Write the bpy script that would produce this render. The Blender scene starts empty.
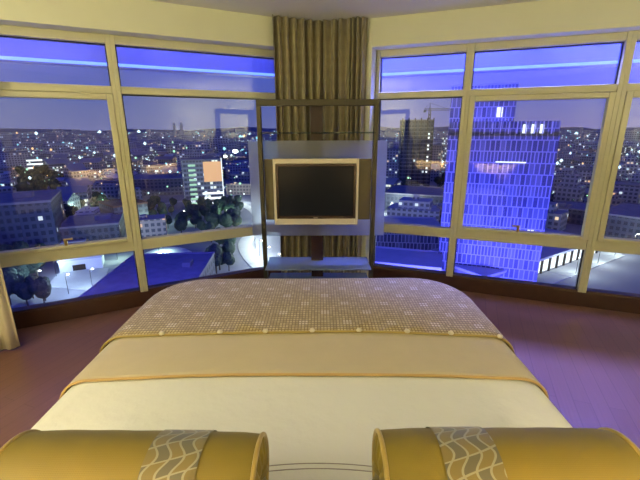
import bpy, bmesh, math, random
from mathutils import Vector, Matrix
R = math.radians
random.seed(11)
scn = bpy.context.scene
col = scn.collection
PI = math.pi

# ------------------------------------------------------------------ helpers
def S(r, g, b):
    f = lambda c: (c/255/12.92) if c/255 <= .04045 else ((c/255+.055)/1.055)**2.4
    return (f(r), f(g), f(b), 1)

F, PT = 385.1, R(15.93)
GZ = -58.0
def ray(x, y):
    X = (x-320)/F; Y = (240-y)/F
    return (X, math.cos(PT)+Y*math.sin(PT), Y*math.cos(PT)-math.sin(PT))
def G(x, y, z=GZ):
    r = ray(x, y); t = (z-1.65)/r[2]
    return Vector((r[0]*t, r[1]*t, z))
def at(x, y, D):
    r = ray(x, y); t = D/r[1]
    return Vector((r[0]*t, D, 1.65+r[2]*t))

def tag(o, label=None, cat=None, group=None, kind=None):
    if label: o['label'] = label
    if cat: o['category'] = cat
    if group: o['group'] = group
    if kind: o['kind'] = kind
    return o
def empty(name, loc=(0, 0, 0), rz=0, label=None, cat=None, group=None, kind=None):
    o = bpy.data.objects.new(name, None); col.objects.link(o)
    o.empty_display_size = .1
    o.location = loc; o.rotation_euler = (0, 0, rz)
    return tag(o, label, cat, group, kind)

class MB:
    def __init__(s): s.v = []; s.f = []; s.uv = {}
    def add(s, vs, fs):
        n = len(s.v); s.v += [tuple(v) for v in vs]; s.f += [tuple(i+n for i in f) for f in fs]; return s
    def box(s, c, d, rz=0, rx=0, ry=0):
        m = Matrix.Rotation(rz, 3, 'Z') @ Matrix.Rotation(ry, 3, 'Y') @ Matrix.Rotation(rx, 3, 'X')
        vs = [Vector(c) + m @ Vector((sx*d[0]/2, sy*d[1]/2, sz*d[2]/2)) for sx in (-1, 1) for sy in (-1, 1) for sz in (-1, 1)]
        return s.add(vs, [(0, 1, 3, 2), (4, 6, 7, 5), (0, 4, 5, 1), (2, 3, 7, 6), (0, 2, 6, 4), (1, 5, 7, 3)])
    def span(s, a, b):
        return s.box([(a[i]+b[i])/2 for i in range(3)], [abs(b[i]-a[i]) for i in range(3)])
    def prism(s, pts, z0, z1):
        n = len(pts)
        ar = sum(pts[i][0]*pts[(i+1) % n][1]-pts[(i+1) % n][0]*pts[i][1] for i in range(n))
        if ar < 0: pts = pts[::-1]
        vs = [(p[0], p[1], z0) for p in pts]+[(p[0], p[1], z1) for p in pts]
        return s.add(vs, [tuple(range(n-1, -1, -1)), tuple(range(n, 2*n))]+[(i, (i+1) % n, n+(i+1) % n, n+i) for i in range(n)])
    def lathe(s, prof, n=24, c=(0, 0, 0), axis='Z'):
        vs = []; fs = []
        for (r, z) in prof:
            for k in range(n):
                a = 2*PI*k/n
                p = (r*math.cos(a), r*math.sin(a), z)
                if axis == 'X': p = (z, r*math.cos(a), r*math.sin(a))
                vs.append((p[0]+c[0], p[1]+c[1], p[2]+c[2]))
        for i in range(len(prof)-1):
            for k in range(n):
                fs.append((i*n+k, i*n+(k+1) % n, (i+1)*n+(k+1) % n, (i+1)*n+k))
        fs.append(tuple(range(n-1, -1, -1))); m = (len(prof)-1)*n
        fs.append(tuple(range(m, m+n)))
        return s.add(vs, fs)
    def tube(s, pts, r, n=8, closed=False):
        pts = [Vector(p) for p in pts]; vs = []; fs = []; L = len(pts)
        up = None
        for i, p in enumerate(pts):
            if closed: t = pts[(i+1) % L]-pts[i-1]
            else: t = pts[min(i+1, L-1)]-pts[max(i-1, 0)]
            t.normalize()
            if up is None:
                up = t.cross(Vector((0, 0, 1)))
                if up.length < 1e-3: up = t.cross(Vector((1, 0, 0)))
                up.normalize()
            up = (up-t*up.dot(t)).normalized(); w = t.cross(up)
            for k in range(n):
                a = 2*PI*k/n
                vs.append(p+(up*math.cos(a)+w*math.sin(a))*r)
        for i in range(L if closed else L-1):
            j = (i+1) % L
            for k in range(n): fs.append((i*n+k, i*n+(k+1) % n, j*n+(k+1) % n, j*n+k))
        if not closed:
            fs.append(tuple(range(n-1, -1, -1))); fs.append(tuple(range((L-1)*n, L*n)))
        return s.add(vs, fs)
    def build(s, name, mat, parent=None, bevel=0, smooth=False, uv=None, seg=2):
        me = bpy.data.meshes.new(name); me.from_pydata(s.v, [], s.f)
        bm = bmesh.new(); bm.from_mesh(me)
        bmesh.ops.recalc_face_normals(bm, faces=bm.faces)
        bm.to_mesh(me); bm.free()
        if uv:
            l = me.uv_layers.new(name='UVMap')
            for lp in me.loops: l.data[lp.index].uv = uv[lp.vertex_index]
        if smooth: me.shade_smooth()
        o = bpy.data.objects.new(name, me); col.objects.link(o)
        me.materials.append(mat)
        if parent: o.parent = parent
        if bevel:
            b = o.modifiers.new('bevel', 'BEVEL'); b.width = bevel; b.segments = seg; b.limit_method = 'ANGLE'
        return o

# ---------------------------------------------------------------- materials
class NT:
    def __init__(s, name):
        s.m = bpy.data.materials.new(name); s.m.use_nodes = True
        s.t = s.m.node_tree; s.t.nodes.clear()
        s.out = s.t.nodes.new('ShaderNodeOutputMaterial')
    def n(s, typ, ins={}, **at_):
        nd = s.t.nodes.new('ShaderNode'+typ)
        for k, v in at_.items(): setattr(nd, k, v)
        for k, v in ins.items():
            if isinstance(v, bpy.types.NodeSocket): s.t.links.new(v, nd.inputs[k])
            else: nd.inputs[k].default_value = v
        return nd
    def math(s, op, a, b=0.0, c=None):
        d = {0: a, 1: b}
        if c is not None: d[2] = c
        return s.n('Math', d, operation=op).outputs[0]
    def mix(s, f, a, b):
        return s.n('Mix', {0: f, 6: a, 7: b}, data_type='RGBA').outputs[2]
    def ramp(s, f, stops, interp='LINEAR'):
        nd = s.n('ValToRGB', {0: f}); cr = nd.color_ramp; cr.interpolation = interp
        while len(cr.elements) < len(stops): cr.elements.new(.5)
        for e, (p, c) in zip(cr.elements, stops): e.position = p; e.color = c
        return nd.outputs[0]
    def end(s, shader): s.t.links.new(shader, s.out.inputs[0]); return s.m
    def bsdf(s, base, rough=.5, metal=0, bump=None, bstr=.2, bdist=.01, **kw):
        ins = {'Base Color': base, 'Roughness': rough, 'Metallic': metal}
        for k, v in kw.items(): ins[k.replace('_', ' ')] = v
        b = s.n('BsdfPrincipled', ins)
        if bump is not None:
            bn = s.n('Bump', {'Height': bump, 'Strength': bstr, 'Distance': bdist})
            s.t.links.new(bn.outputs[0], b.inputs['Normal'])
        return b.outputs[0]
    def noise(s, scale, vec=None, detail=3, rough=.5):
        i = {'Scale': scale, 'Detail': detail, 'Roughness': rough}
        if vec is not None: i['Vector'] = vec
        return s.n('TexNoise', i).outputs[0]
    def obj(s): return s.n('TexCoord').outputs['Object']

def simple(name, c, rough=.5, metal=0, nscale=0, amt=.15, bstr=0, **kw):
    t = NT(name); base = c; bump = None
    if nscale:
        nz = t.noise(nscale, t.obj())
        base = t.mix(nz, tuple(x*(1-amt) for x in c[:3])+(1,), tuple(min(1, x*(1+amt)) for x in c[:3])+(1,))
        if bstr: bump = nz
    return t.end(t.bsdf(base, rough, metal, bump, bstr or .1, **kw))
def glow(name, c, st, sample=True):
    t = NT(name)
    m = t.end(t.n('Emission', {'Color': c, 'Strength': st}).outputs[0])
    if not sample: m.cycles.emission_sampling = 'NONE'
    return m

M = {}
M['frame'] = simple('aluminium_frame', (.54, .51, .31, 1), .4, .1, 30, .04)
M['wall'] = simple('cream_paint', (.64, .63, .42, 1), .75, 0, 6, .03)
M['ceiling'] = simple('ceiling_paint', (.70, .69, .64, 1), .8, 0, 5, .02)
M['dark_wood'] = simple('dark_stained_wood', (.055, .022, .012, 1), .35, 0, 12, .3)
M['metal'] = simple('bronze_metal', (.065, .056, .032, 1), .42, .5, 40, .08)
M['dark_metal'] = simple('dark_metal', (.03, .028, .025, 1), .4, .7, 40, .1)
M['silver'] = simple('silver_plastic', (.62, .56, .45, 1), .35, .2, 60, .03)
M['tv_black'] = simple('brown_black_plastic', (.035, .016, .010, 1), .25, 0, 60, .1)
M['board'] = simple('olive_board', (.16, .13, .06, 1), .55, 0, 20, .08)
M['black'] = simple('black_plastic', (.01, .01, .011, 1), .35, 0, 40, .1)
M['lampshade'] = glow('lit_lampshade', (1, .80, .48, 1), 3)
M['brass'] = simple('brass', (.5, .36, .14, 1), .3, .9, 30, .05)

def floor_mat():
    t = NT('plank_floor')
    v = t.n('Mapping', {'Vector': t.obj(), 'Rotation': (0, 0, R(-69.2))}).outputs[0]
    br = t.n('TexBrick', {'Vector': v, 'Color1': (.20, .092, .068, 1), 'Color2': (.16, .072, .053, 1), 'Mortar': (.11, .048, .036, 1), 'Scale': 1.0,
                          'Mortar Size': .0022, 'Brick Width': 1.25, 'Row Height': .095, 'Bias': 0.0}, offset=.37)
    gv = t.n('Mapping', {'Vector': v, 'Scale': (1.5, 38, 1)}).outputs[0]
    g = t.noise(2.2, gv, 5)
    c = t.mix(t.math('MULTIPLY', g, .55), br.outputs[0], (.30, .15, .11, 1))
    return t.end(t.bsdf(c, t.math('MULTIPLY_ADD', g, .15, .24), 0, g, .06, .004))
M['floor'] = floor_mat()

def glass_mat(name, tint=(1, 1, 1, 1), veil=0.0, refl=.04):
    t = NT(name)
    tr = t.n('BsdfTransparent', {'Color': tint}).outputs[0]
    gl = t.n('BsdfGlossy', {'Color': (1, 1, 1, 1), 'Roughness': .0}).outputs[0]
    fc = t.n('LayerWeight', {'Blend': .5}).outputs['Facing']
    fr = t.math('MULTIPLY_ADD', t.math('POWER', fc, 5.0), .8, refl)
    a = tr
    if veil:
        tl = t.n('BsdfTranslucent', {'Color': (.16, .18, .85, 1)}).outputs[0]
        df = t.n('BsdfDiffuse', {'Color': (.16, .18, .85, 1)}).outputs[0]
        fm = t.n('MixShader', {0: .5, 1: tl, 2: df}).outputs[0]
        a = t.n('MixShader', {0: veil, 1: tr, 2: fm}).outputs[0]
    return t.end(t.n('MixShader', {0: fr, 1: a, 2: gl}).outputs[0])
M['glass'] = glass_mat('window_glass')
M['glass_veil'] = glass_mat('veiled_window_glass', veil=.06)  # blue veil of light mixed into the colour of the upper panes

def frosted():
    t = NT('frosted_glass')
    gl = t.n('BsdfRefraction', {'Color': (.86, .9, .95, 1), 'Roughness': .28, 'IOR': 1.12}).outputs[0]
    df = t.n('BsdfDiffuse', {'Color': (.46, .48, .48, 1)}).outputs[0]
    tl = t.n('BsdfTranslucent', {'Color': (.62, .7, .85, 1)}).outputs[0]
    m = t.n('MixShader', {0: .55, 1: df, 2: tl}).outputs[0]
    m2 = t.n('MixShader', {0: .24, 1: gl, 2: m}).outputs[0]
    gs = t.n('BsdfGlossy', {'Color': (1, 1, 1, 1), 'Roughness': .08}).outputs[0]
    return t.end(t.n('MixShader', {0: .05, 1: m2, 2: gs}).outputs[0])
M['frosted'] = frosted()
def shelf_glass():
    t = NT('shelf_glass')
    tr = t.n('BsdfTransparent', {'Color': (.55, .68, .72, 1)}).outputs[0]
    df = t.n('BsdfDiffuse', {'Color': (.34, .42, .58, 1)}).outputs[0]
    gs = t.n('BsdfGlossy', {'Color': (.9, .95, 1, 1), 'Roughness': .1}).outputs[0]
    a = t.n('MixShader', {0: .45, 1: tr, 2: df}).outputs[0]
    return t.end(t.n('MixShader', {0: .14, 1: a, 2: gs}).outputs[0])
M['shelf'] = shelf_glass()
def edge_glass():
    t = NT('clear_shelf_glass')
    tr = t.n('BsdfTransparent', {'Color': (.30, .42, .40, 1)}).outputs[0]
    gs = t.n('BsdfGlossy', {'Color': (.9, .95, 1, 1), 'Roughness': .05}).outputs[0]
    return t.end(t.n('MixShader', {0: .08, 1: tr, 2: gs}).outputs[0])
M['clear_shelf'] = edge_glass()

def screen_mat():
    t = NT('tv_screen')
    return t.end(t.bsdf((.011, .013, .020, 1), .22, 0, None, Specular_IOR_Level=.10))
M['screen'] = screen_mat()

def cloth(name, c, rough=.8, scale=900, amt=.12, sheen=.2, bstr=.12, big=0):
    t = NT(name); v = t.obj()
    a = t.n('TexWave', {'Vector': v, 'Scale': scale/6.28, 'Distortion': 1.5}, bands_direction='X').outputs['Fac']
    b = t.n('TexWave', {'Vector': v, 'Scale': scale/6.28, 'Distortion': 1.5}, bands_direction='Y').outputs['Fac']
    w = t.math('MULTIPLY', a, b)
    nz = t.noise(14, v, 4)
    k = t.math('ADD', t.math('MULTIPLY', w, .5), t.math('MULTIPLY', nz, .5))
    base = t.mix(k, tuple(x*(1-amt) for x in c[:3])+(1,), tuple(min(1, x*(1+amt)) for x in c[:3])+(1,))
    return t.end(t.bsdf(base, rough, 0, nz if big else w, bstr, .02 if big else .002, Sheen_Weight=sheen))
M['sheet'] = cloth('white_sheet', (.72, .71, .61, 1), .75, 800, .03, .1, .25, big=1)
M['throw'] = cloth('beige_throw', (.53, .44, .27, 1), .8, 500, .10)
M['piping'] = cloth('ochre_piping', (.52, .33, .11, 1), .7, 700, .1)
M['gold'] = cloth('gold_satin', (.195, .142, .008, 1), .5, 500, .10, .06)
M['goldpipe'] = cloth('gold_cord', (.36, .25, .05, 1), .45, 500, .10, .3)
M['tuft'] = cloth('cream_tuft', (.66, .58, .40, 1), .7, 500, .05)
M['stitch'] = simple('grey_stitch', (.34, .30, .26, 1), .7, 0, 200, .1)
M['cream_curtain'] = cloth('cream_curtain_cloth', (.66, .56, .36, 1), .8, 300, .05)

def curtain_mat():
    t = NT('olive_curtain_cloth'); v = t.obj()
    st = t.n('TexWave', {'Vector': v, 'Scale': 3.0, 'Distortion': 6, 'Detail': 2}, bands_direction='Z').outputs['Fac']
    nz = t.noise(40, v, 3)
    k = t.math('ADD', t.math('MULTIPLY', st, .2), t.math('MULTIPLY', nz, .5))
    c = t.mix(k, (.20, .16, .065, 1), (.34, .285, .145, 1))
    return t.end(t.bsdf(c, .5, 0, nz, .1, .002, Sheen_Weight=.3))
M['curtain'] = curtain_mat()

def woven():
    t = NT('woven_squares'); v = t.obj(); sp = t.n('SeparateXYZ', {0: v})
    x = t.math('MULTIPLY', sp.outputs[0], 1/.0165); y = t.math('MULTIPLY', sp.outputs[1], 1/.024)
    ix = t.math('FLOOR', x); iy = t.math('FLOOR', y)
    fx = t.math('SUBTRACT', x, ix); fy = t.math('SUBTRACT', y, iy)
    cv = t.n('CombineXYZ', {0: ix, 1: iy}).outputs[0]
    wn = t.n('TexWhiteNoise', {'Vector': cv}, noise_dimensions='2D').outputs['Value']
    gx = t.math('LESS_THAN', t.math('ABSOLUTE', t.math('SUBTRACT', fx, .5)), .36)
    gy = t.math('LESS_THAN', t.math('ABSOLUTE', t.math('SUBTRACT', fy, .5)), .36)
    cell = t.math('MULTIPLY', gx, gy)
    # lattice of paler squares
    row = t.math('FLOOR', t.math('DIVIDE', iy, 5)); sh = t.math('MULTIPLY', t.math('FLOORED_MODULO', row, 2), 7.0)
    mx = t.math('FLOORED_MODULO', t.math('ADD', ix, sh), 14.0); my = t.math('FLOORED_MODULO', iy, 5.0)
    pale = t.math('MULTIPLY', t.math('LESS_THAN', mx, 2.5), t.math('LESS_THAN', my, 1.5))
    c = t.mix(wn, (.37, .28, .135, 1), (.56, .45, .25, 1))
    c = t.mix(t.math('MULTIPLY', pale, .65), c, (.74, .66, .50, 1))
    c = t.mix(cell, (.21, .145, .065, 1), c)
    return t.end(t.bsdf(c, .7, 0, cell, .5, .004, Sheen_Weight=.2))
M['woven'] = woven()

def band_mat():
    t = NT('wavy_band'); uv = t.n('TexCoord').outputs['UV']; sp = t.n('SeparateXYZ', {0: uv})
    u = t.math('MULTIPLY', sp.outputs[0], 1/.0325); v = sp.outputs[1]
    w = t.math('MULTIPLY', t.math('SINE', t.math('MULTIPLY', v, 2*PI/.085)), .36)
    q = t.math('ADD', u, w); fr = t.math('FRACT', q)
    line = t.math('LESS_THAN', t.math('ABSOLUTE', t.math('SUBTRACT', fr, .5)), .09)
    hl = t.math('LESS_THAN', t.math('FRACT', t.math('ADD', t.math('DIVIDE', v, .0425), t.math('MULTIPLY', q, .25))), .10)
    par = t.math('FLOORED_MODULO', t.math('ADD', t.math('FLOOR', t.math('ADD', q, .5)), t.math('FLOOR', t.math('ADD', t.math('DIVIDE', v, .0425), t.math('MULTIPLY', q, .25)))), 2.0)
    c = t.mix(par, (.105, .095, .05, 1), (.165, .125, .03, 1))
    c = t.mix(t.math('MAXIMUM', line, hl), c, (.26, .25, .16, 1))
    return t.end(t.bsdf(c, .45, 0, line, .3, .002, Sheen_Weight=.3))
M['band'] = band_mat()

# city materials
def facade(name, base, wx=3.2, wz=3.4, frac=.12, lit=(.75, .9, 1, 1), lit2=(1, .75, .45, 1), st=2.2, win=(.03, .04, .07, 1), ww=.3, wh=.28):
    t = NT(name); v = t.obj(); g = t.n('NewGeometry')
    nl = t.n('VectorTransform', {0: g.outputs['Normal']}, vector_type='NORMAL', convert_from='WORLD', convert_to='OBJECT').outputs[0]
    sp = t.n('SeparateXYZ', {0: v}); sn = t.n('SeparateXYZ', {0: nl})
    ax = t.math('ABSOLUTE', sn.outputs[0]); ay = t.math('ABSOLUTE', sn.outputs[1]); az = t.math('ABSOLUTE', sn.outputs[2])
    useY = t.math('GREATER_THAN', ax, ay)
    h = t.math('ADD', t.math('MULTIPLY', sp.outputs[0], t.math('SUBTRACT', 1, useY)), t.math('MULTIPLY', sp.outputs[1], useY))
    h = t.math('DIVIDE', h, wx); z = t.math('DIVIDE', sp.outputs[2], wz)
    ih = t.math('FLOOR', h); iz = t.math('FLOOR', z)
    wm = t.math('MULTIPLY', t.math('LESS_THAN', t.math('ABSOLUTE', t.math('SUBTRACT', t.math('SUBTRACT', h, ih), .5)), ww),
                t.math('LESS_THAN', t.math('ABSOLUTE', t.math('SUBTRACT', t.math('SUBTRACT', z, iz), .5)), wh))
    wm = t.math('MULTIPLY', wm, t.math('LESS_THAN', az, .5))
    rnd = t.math('MULTIPLY', t.n('ObjectInfo').outputs['Random'], 91.7)
    cv = t.n('CombineXYZ', {0: t.math('ADD', ih, t.math('MULTIPLY', useY, 37.0)), 1: iz, 2: rnd}).outputs[0]
    wn = t.n('TexWhiteNoise', {'Vector': cv}, noise_dimensions='3D')
    on = t.math('GREATER_THAN', wn.outputs['Value'], 1-frac)
    lc = t.mix(t.math('GREATER_THAN', t.n('SeparateXYZ', {0: wn.outputs['Color']}).outputs[1], .6), lit, lit2)
    nz = t.noise(.08, v, 3)
    bc = t.mix(nz, tuple(x*.8 for x in base[:3])+(1,), tuple(x*1.2 for x in base[:3])+(1,))
    bc = t.mix(wm, bc, win)
    b = t.bsdf(bc, .6, 0, None, Emission_Color=lc, Emission_Strength=t.math('MULTIPLY', t.math('MULTIPLY', on, wm), st))
    m = t.end(b); m.cycles.emission_sampling = 'NONE'; return m
M['fac_grey'] = facade('grey_facade', (.34, .36, .42, 1), frac=.07, st=1.0, win=(.10, .11, .15, 1))
M['fac_pale'] = facade('pale_facade', (.55, .56, .62, 1), 3.4, 3.2, .06, st=1.0, win=(.16, .17, .22, 1))
M['fac_dim'] = facade('dim_facade', (.16, .17, .22, 1), 3.6, 3.3, .012, st=.6, win=(.07, .08, .12, 1))
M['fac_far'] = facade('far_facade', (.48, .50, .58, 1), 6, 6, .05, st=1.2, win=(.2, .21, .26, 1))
M['fac_warm'] = facade('tan_facade', (.46, .38, .33, 1), 3, 3.1, .09, (1, .8, .5, 1), (1, .62, .3, 1), 1.0, (.12, .11, .13, 1))
M['fac_office'] = facade('office_facade', (.30, .33, .40, 1), 2.4, 3.5, .16, (.8, .95, 1, 1), (.9, 1, .85, 1), 1.1, (.10, .11, .15, 1), ww=.42)
M['fac_dark'] = facade('dark_concrete_facade', (.085, .10, .15, 1), 3.0, 3.6, .02, st=.9)
M['roof'] = simple('flat_roof', (.26, .26, .32, 1), .8, 0, .3, .3)
M['roof_pale'] = simple('pale_roof', (.50, .52, .58, 1), .7, 0, .3, .1)
M['roof_red'] = simple('tiled_roof', (.20, .10, .08, 1), .8, 0, .6, .3)
M['white_wall'] = simple('white_render', (.72, .74, .74, 1), .7, 0, .4, .06)
M['concrete'] = simple('concrete', (.26, .26, .27, 1), .85, 0, .3, .15)
M['asphalt'] = simple('asphalt', (.42, .44, .44, 1), .7, 0, .4, .12)
M['ground'] = simple('city_ground', (.24, .25, .29, 1), .9, 0, .02, .4)
M['leaf'] = simple('dark_leaves', (.03, .06, .04, 1), .8, 0, 1.2, .5)
M['bark'] = simple('bark', (.08, .06, .045, 1), .9, 0, 2, .3)
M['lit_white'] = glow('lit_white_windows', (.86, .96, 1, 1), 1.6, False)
M['lit_green'] = glow('lit_green_stair', (.55, 1, .75, 1), .75, False)
M['lit_warm'] = glow('lit_warm_wall', (1, .60, .34, 1), .85, False)
M['dot_white'] = glow('white_city_lights', (.62, .88, 1, 1), 2.0, False)
M['dot_cyan'] = glow('cyan_city_lights', (.35, .85, 1, 1), 1.3, False)
M['dot_warm'] = glow('amber_city_lights', (1, .60, .28, 1), 1.7, False)
M['dot_green'] = glow('green_city_lights', (.45, 1, .65, 1), 1.4, False)
M['lamp_head'] = glow('street_lamp_head', (.85, 1, .95, 1), 9, False)
M['red_light'] = glow('red_light', (1, .12, .06, 1), 2.5, False)
M['led'] = glow('blue_led', (.10, .20, 1, 1), 3.2)
M['fascia'] = simple('fascia_panel', (.16, .18, .55, 1), .5, 0, 4, .02)  # blue of the LED glow put into the panel's base colour

def tower_mat():
    t = NT('blue_tower_facade'); v = t.obj(); sp = t.n('SeparateXYZ', {0: v})
    g = t.n('NewGeometry')
    nl = t.n('VectorTransform', {0: g.outputs['Normal']}, vector_type='NORMAL', convert_from='WORLD', convert_to='OBJECT').outputs[0]
    ax = t.math('GREATER_THAN', t.math('ABSOLUTE', t.n('SeparateXYZ', {0: nl}).outputs[0]), .6)
    h = t.math('ADD', t.math('MULTIPLY', sp.outputs[0], t.math('SUBTRACT', 1, ax)), t.math('MULTIPLY', sp.outputs[1], ax))
    cv = t.n('CombineXYZ', {0: h, 1: sp.outputs[2]}).outputs[0]
    br = t.n('TexBrick', {'Vector': cv, 'Color1': (.05, .06, .12, 1), 'Color2': (.20, .22, .28, 1), 'Mortar': (.38, .40, .48, 1), 'Scale': 1.0,
                          'Mortar Size': .20, 'Mortar Smooth': .1, 'Brick Width': 1.7, 'Row Height': 4.0, 'Bias': -.25}, offset=.37, squash=.7, squash_frequency=3)
    cell = t.n('CombineXYZ', {0: t.math('FLOOR', t.math('DIVIDE', h, 2.1)), 1: t.math('FLOOR', t.math('DIVIDE', sp.outputs[2], 4.0))}).outputs[0]
    wn = t.n('TexWhiteNoise', {'Vector': cell}, noise_dimensions='2D').outputs['Value']
    on = t.math('MULTIPLY', t.math('GREATER_THAN', wn, .992), t.math('SUBTRACT', 1, br.outputs['Fac']))
    m = t.end(t.bsdf(br.outputs[0], .45, 0, br.outputs['Fac'], .3, .3, Emission_Color=(.9, .95, 1, 1), Emission_Strength=t.math('MULTIPLY', on, 1.3)))
    m.cycles.emission_sampling = 'NONE'; return m
M['tower'] = tower_mat()

# -------------------------------------------------------------------- world
w = bpy.data.worlds.new('night_sky'); scn.world = w; w.use_nodes = True
nt = w.node_tree; nt.nodes.clear()
def wn(t_, **k):
    n = nt.nodes.new('ShaderNode'+t_)
    for a, b in k.items(): setattr(n, a, b)
    return n
tc = wn('TexCoord'); sx = wn('SeparateXYZ'); nt.links.new(tc.outputs['Generated'], sx.inputs[0])
mz = wn('Math', operation='MULTIPLY_ADD'); mz.inputs[1].default_value = .5; mz.inputs[2].default_value = .5
nt.links.new(sx.outputs[2], mz.inputs[0])
def wramp(stops):
    r = wn('ValToRGB'); cr = r.color_ramp
    while len(cr.elements) < len(stops): cr.elements.new(.5)
    for e, (p, c) in zip(cr.elements, stops): e.position = p; e.color = c
    nt.links.new(mz.outputs[0], r.inputs[0]); return r
ra = wramp([(.48, S(50, 56, 110)), (.50, S(104, 112, 170)), (.53, S(86, 100, 170)), (.60, S(72, 92, 166)), (.66, S(36, 56, 160)), (.9, S(26, 42, 150))])
rb = wramp([(.48, S(64, 62, 118)), (.50, S(124, 120, 184)), (.53, S(102, 108, 190)), (.60, S(88, 98, 184)), (.66, S(48, 62, 170)), (.9, S(30, 42, 155))])
mr = wn('MapRange'); mr.inputs[1].default_value = -.15; mr.inputs[2].default_value = .45
nt.links.new(sx.outputs[0], mr.inputs[0])
mx = wn('Mix', data_type='RGBA'); nt.links.new(mr.outputs[0], mx.inputs[0])
nt.links.new(ra.outputs[0], mx.inputs[6]); nt.links.new(rb.outputs[0], mx.inputs[7])
bg = wn('Background'); nt.links.new(mx.outputs[2], bg.inputs[0]); bg.inputs[1].default_value = 1.0
wo = wn('OutputWorld'); nt.links.new(bg.outputs[0], wo.inputs[0])

# ------------------------------------------------------------------- camera
cam = bpy.data.cameras.new('camera'); co = bpy.data.objects.new('camera', cam); col.objects.link(co)
cam.sensor_width = 36; cam.lens = F/640*36; cam.clip_start = .05; cam.clip_end = 20000
co.location = (0, 0, 1.65); co.rotation_euler = (R(90)-PT, R(0.2), 0)
scn.camera = co
scn.view_settings.view_transform = 'Standard'; scn.view_settings.look = 'None'
scn.view_settings.exposure = 0; scn.view_settings.gamma = 1; scn.view_settings.use_curve_mapping = False

# --------------------------------------------------------------- room shell
CX, CY = 0.005, 4.42
AL, AR = R(207.4), R(-20.8)
def WP(side, s, inw, z):
    if side == 'L':
        return Vector((CX+s*math.cos(AL)+inw*.460, CY+s*math.sin(AL)-inw*.888, z))
    return Vector((CX+s*math.cos(AR)-inw*.355, CY+s*math.sin(AR)-inw*.935, z))
CEIL = 2.645
SL, SRt = 3.72, 3.74
lf, rf = WP('L', SL, 0, 0), WP('R', SRt, 0, 0)
YB = -1.3
outer = [(lf.x, YB), (rf.x, YB), (rf.x, rf.y), (CX, CY), (lf.x, lf.y)]
tag(MB().prism(outer, -.12, 0).build('floor', M['floor']), kind='structure')
def grow(p, d=.12):
    return [(p[0][0]-d, p[0][1]-d), (p[1][0]+d, p[1][1]-d), (p[2][0]+d, p[2][1]+d), (p[3][0], p[3][1]+d), (p[4][0]-d, p[4][1]+d)]
tag(MB().prism(grow(outer), CEIL, CEIL+.15).build('ceiling', M['ceiling']), kind='structure')
tag(MB().span((lf.x-.12, YB-.12, 0), (lf.x, lf.y, CEIL)).build('wall_left', M['wall']), kind='structure')
tag(MB().span((rf.x, YB-.12, 0), (rf.x+.12, rf.y, CEIL)).build('wall_right', M['wall']), kind='structure')
tag(MB().span((lf.x, YB-.12, 0), (rf.x, YB, CEIL)).build('wall_back', M['wall']), kind='structure')
# bulkheads above the windows (solid from the room side back to the glass line)
def strip(side, s0, s1, i0, i1, z0, z1, mb):
    pts = [WP(side, s0, i0, 0), WP(side, s1, i0, 0), WP(side, s1, i1, 0), WP(side, s0, i1, 0)]
    return mb.prism([(p.x, p.y) for p in pts], z0, z1)
tag(strip('L', .02, SL-.05, -.1, .225, 2.40, CEIL, MB()).build('trim_1', M['wall']), kind='structure')
tag(strip('R', .02, SRt-.05, -.1, .225, 2.40, CEIL, MB()).build('trim_2', M['wall']), kind='structure')
tag(strip('R', .49, .615, -.02, .25, 0, 2.40, MB()).build('trim_3', M['wall']), kind='structure')   # wall stub beside the corner curtain
corner = [WP('L', .13, .02, 0), WP('R', .13, .02, 0), WP('R', .1, -.12, 0), (CX, CY+.12, 0), WP('L', .1, -.12, 0)]
tag(MB().prism([(p[0], p[1]) for p in corner], 0, 2.40).build('trim_4', M['wall']), kind='structure')
tag(strip('L', .14, SL-.03, -.03, .06, 0, .150, MB()).build('baseboard_left', M['dark_wood'], bevel=.006), kind='structure')
b = strip('R', .14, .485, -.03, .06, 0, .150, MB()); strip('R', .62, SRt-.03, -.03, .06, 0, .150, b)
tag(b.build('baseboard_right', M['dark_wood'], bevel=.006), kind='structure')

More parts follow.
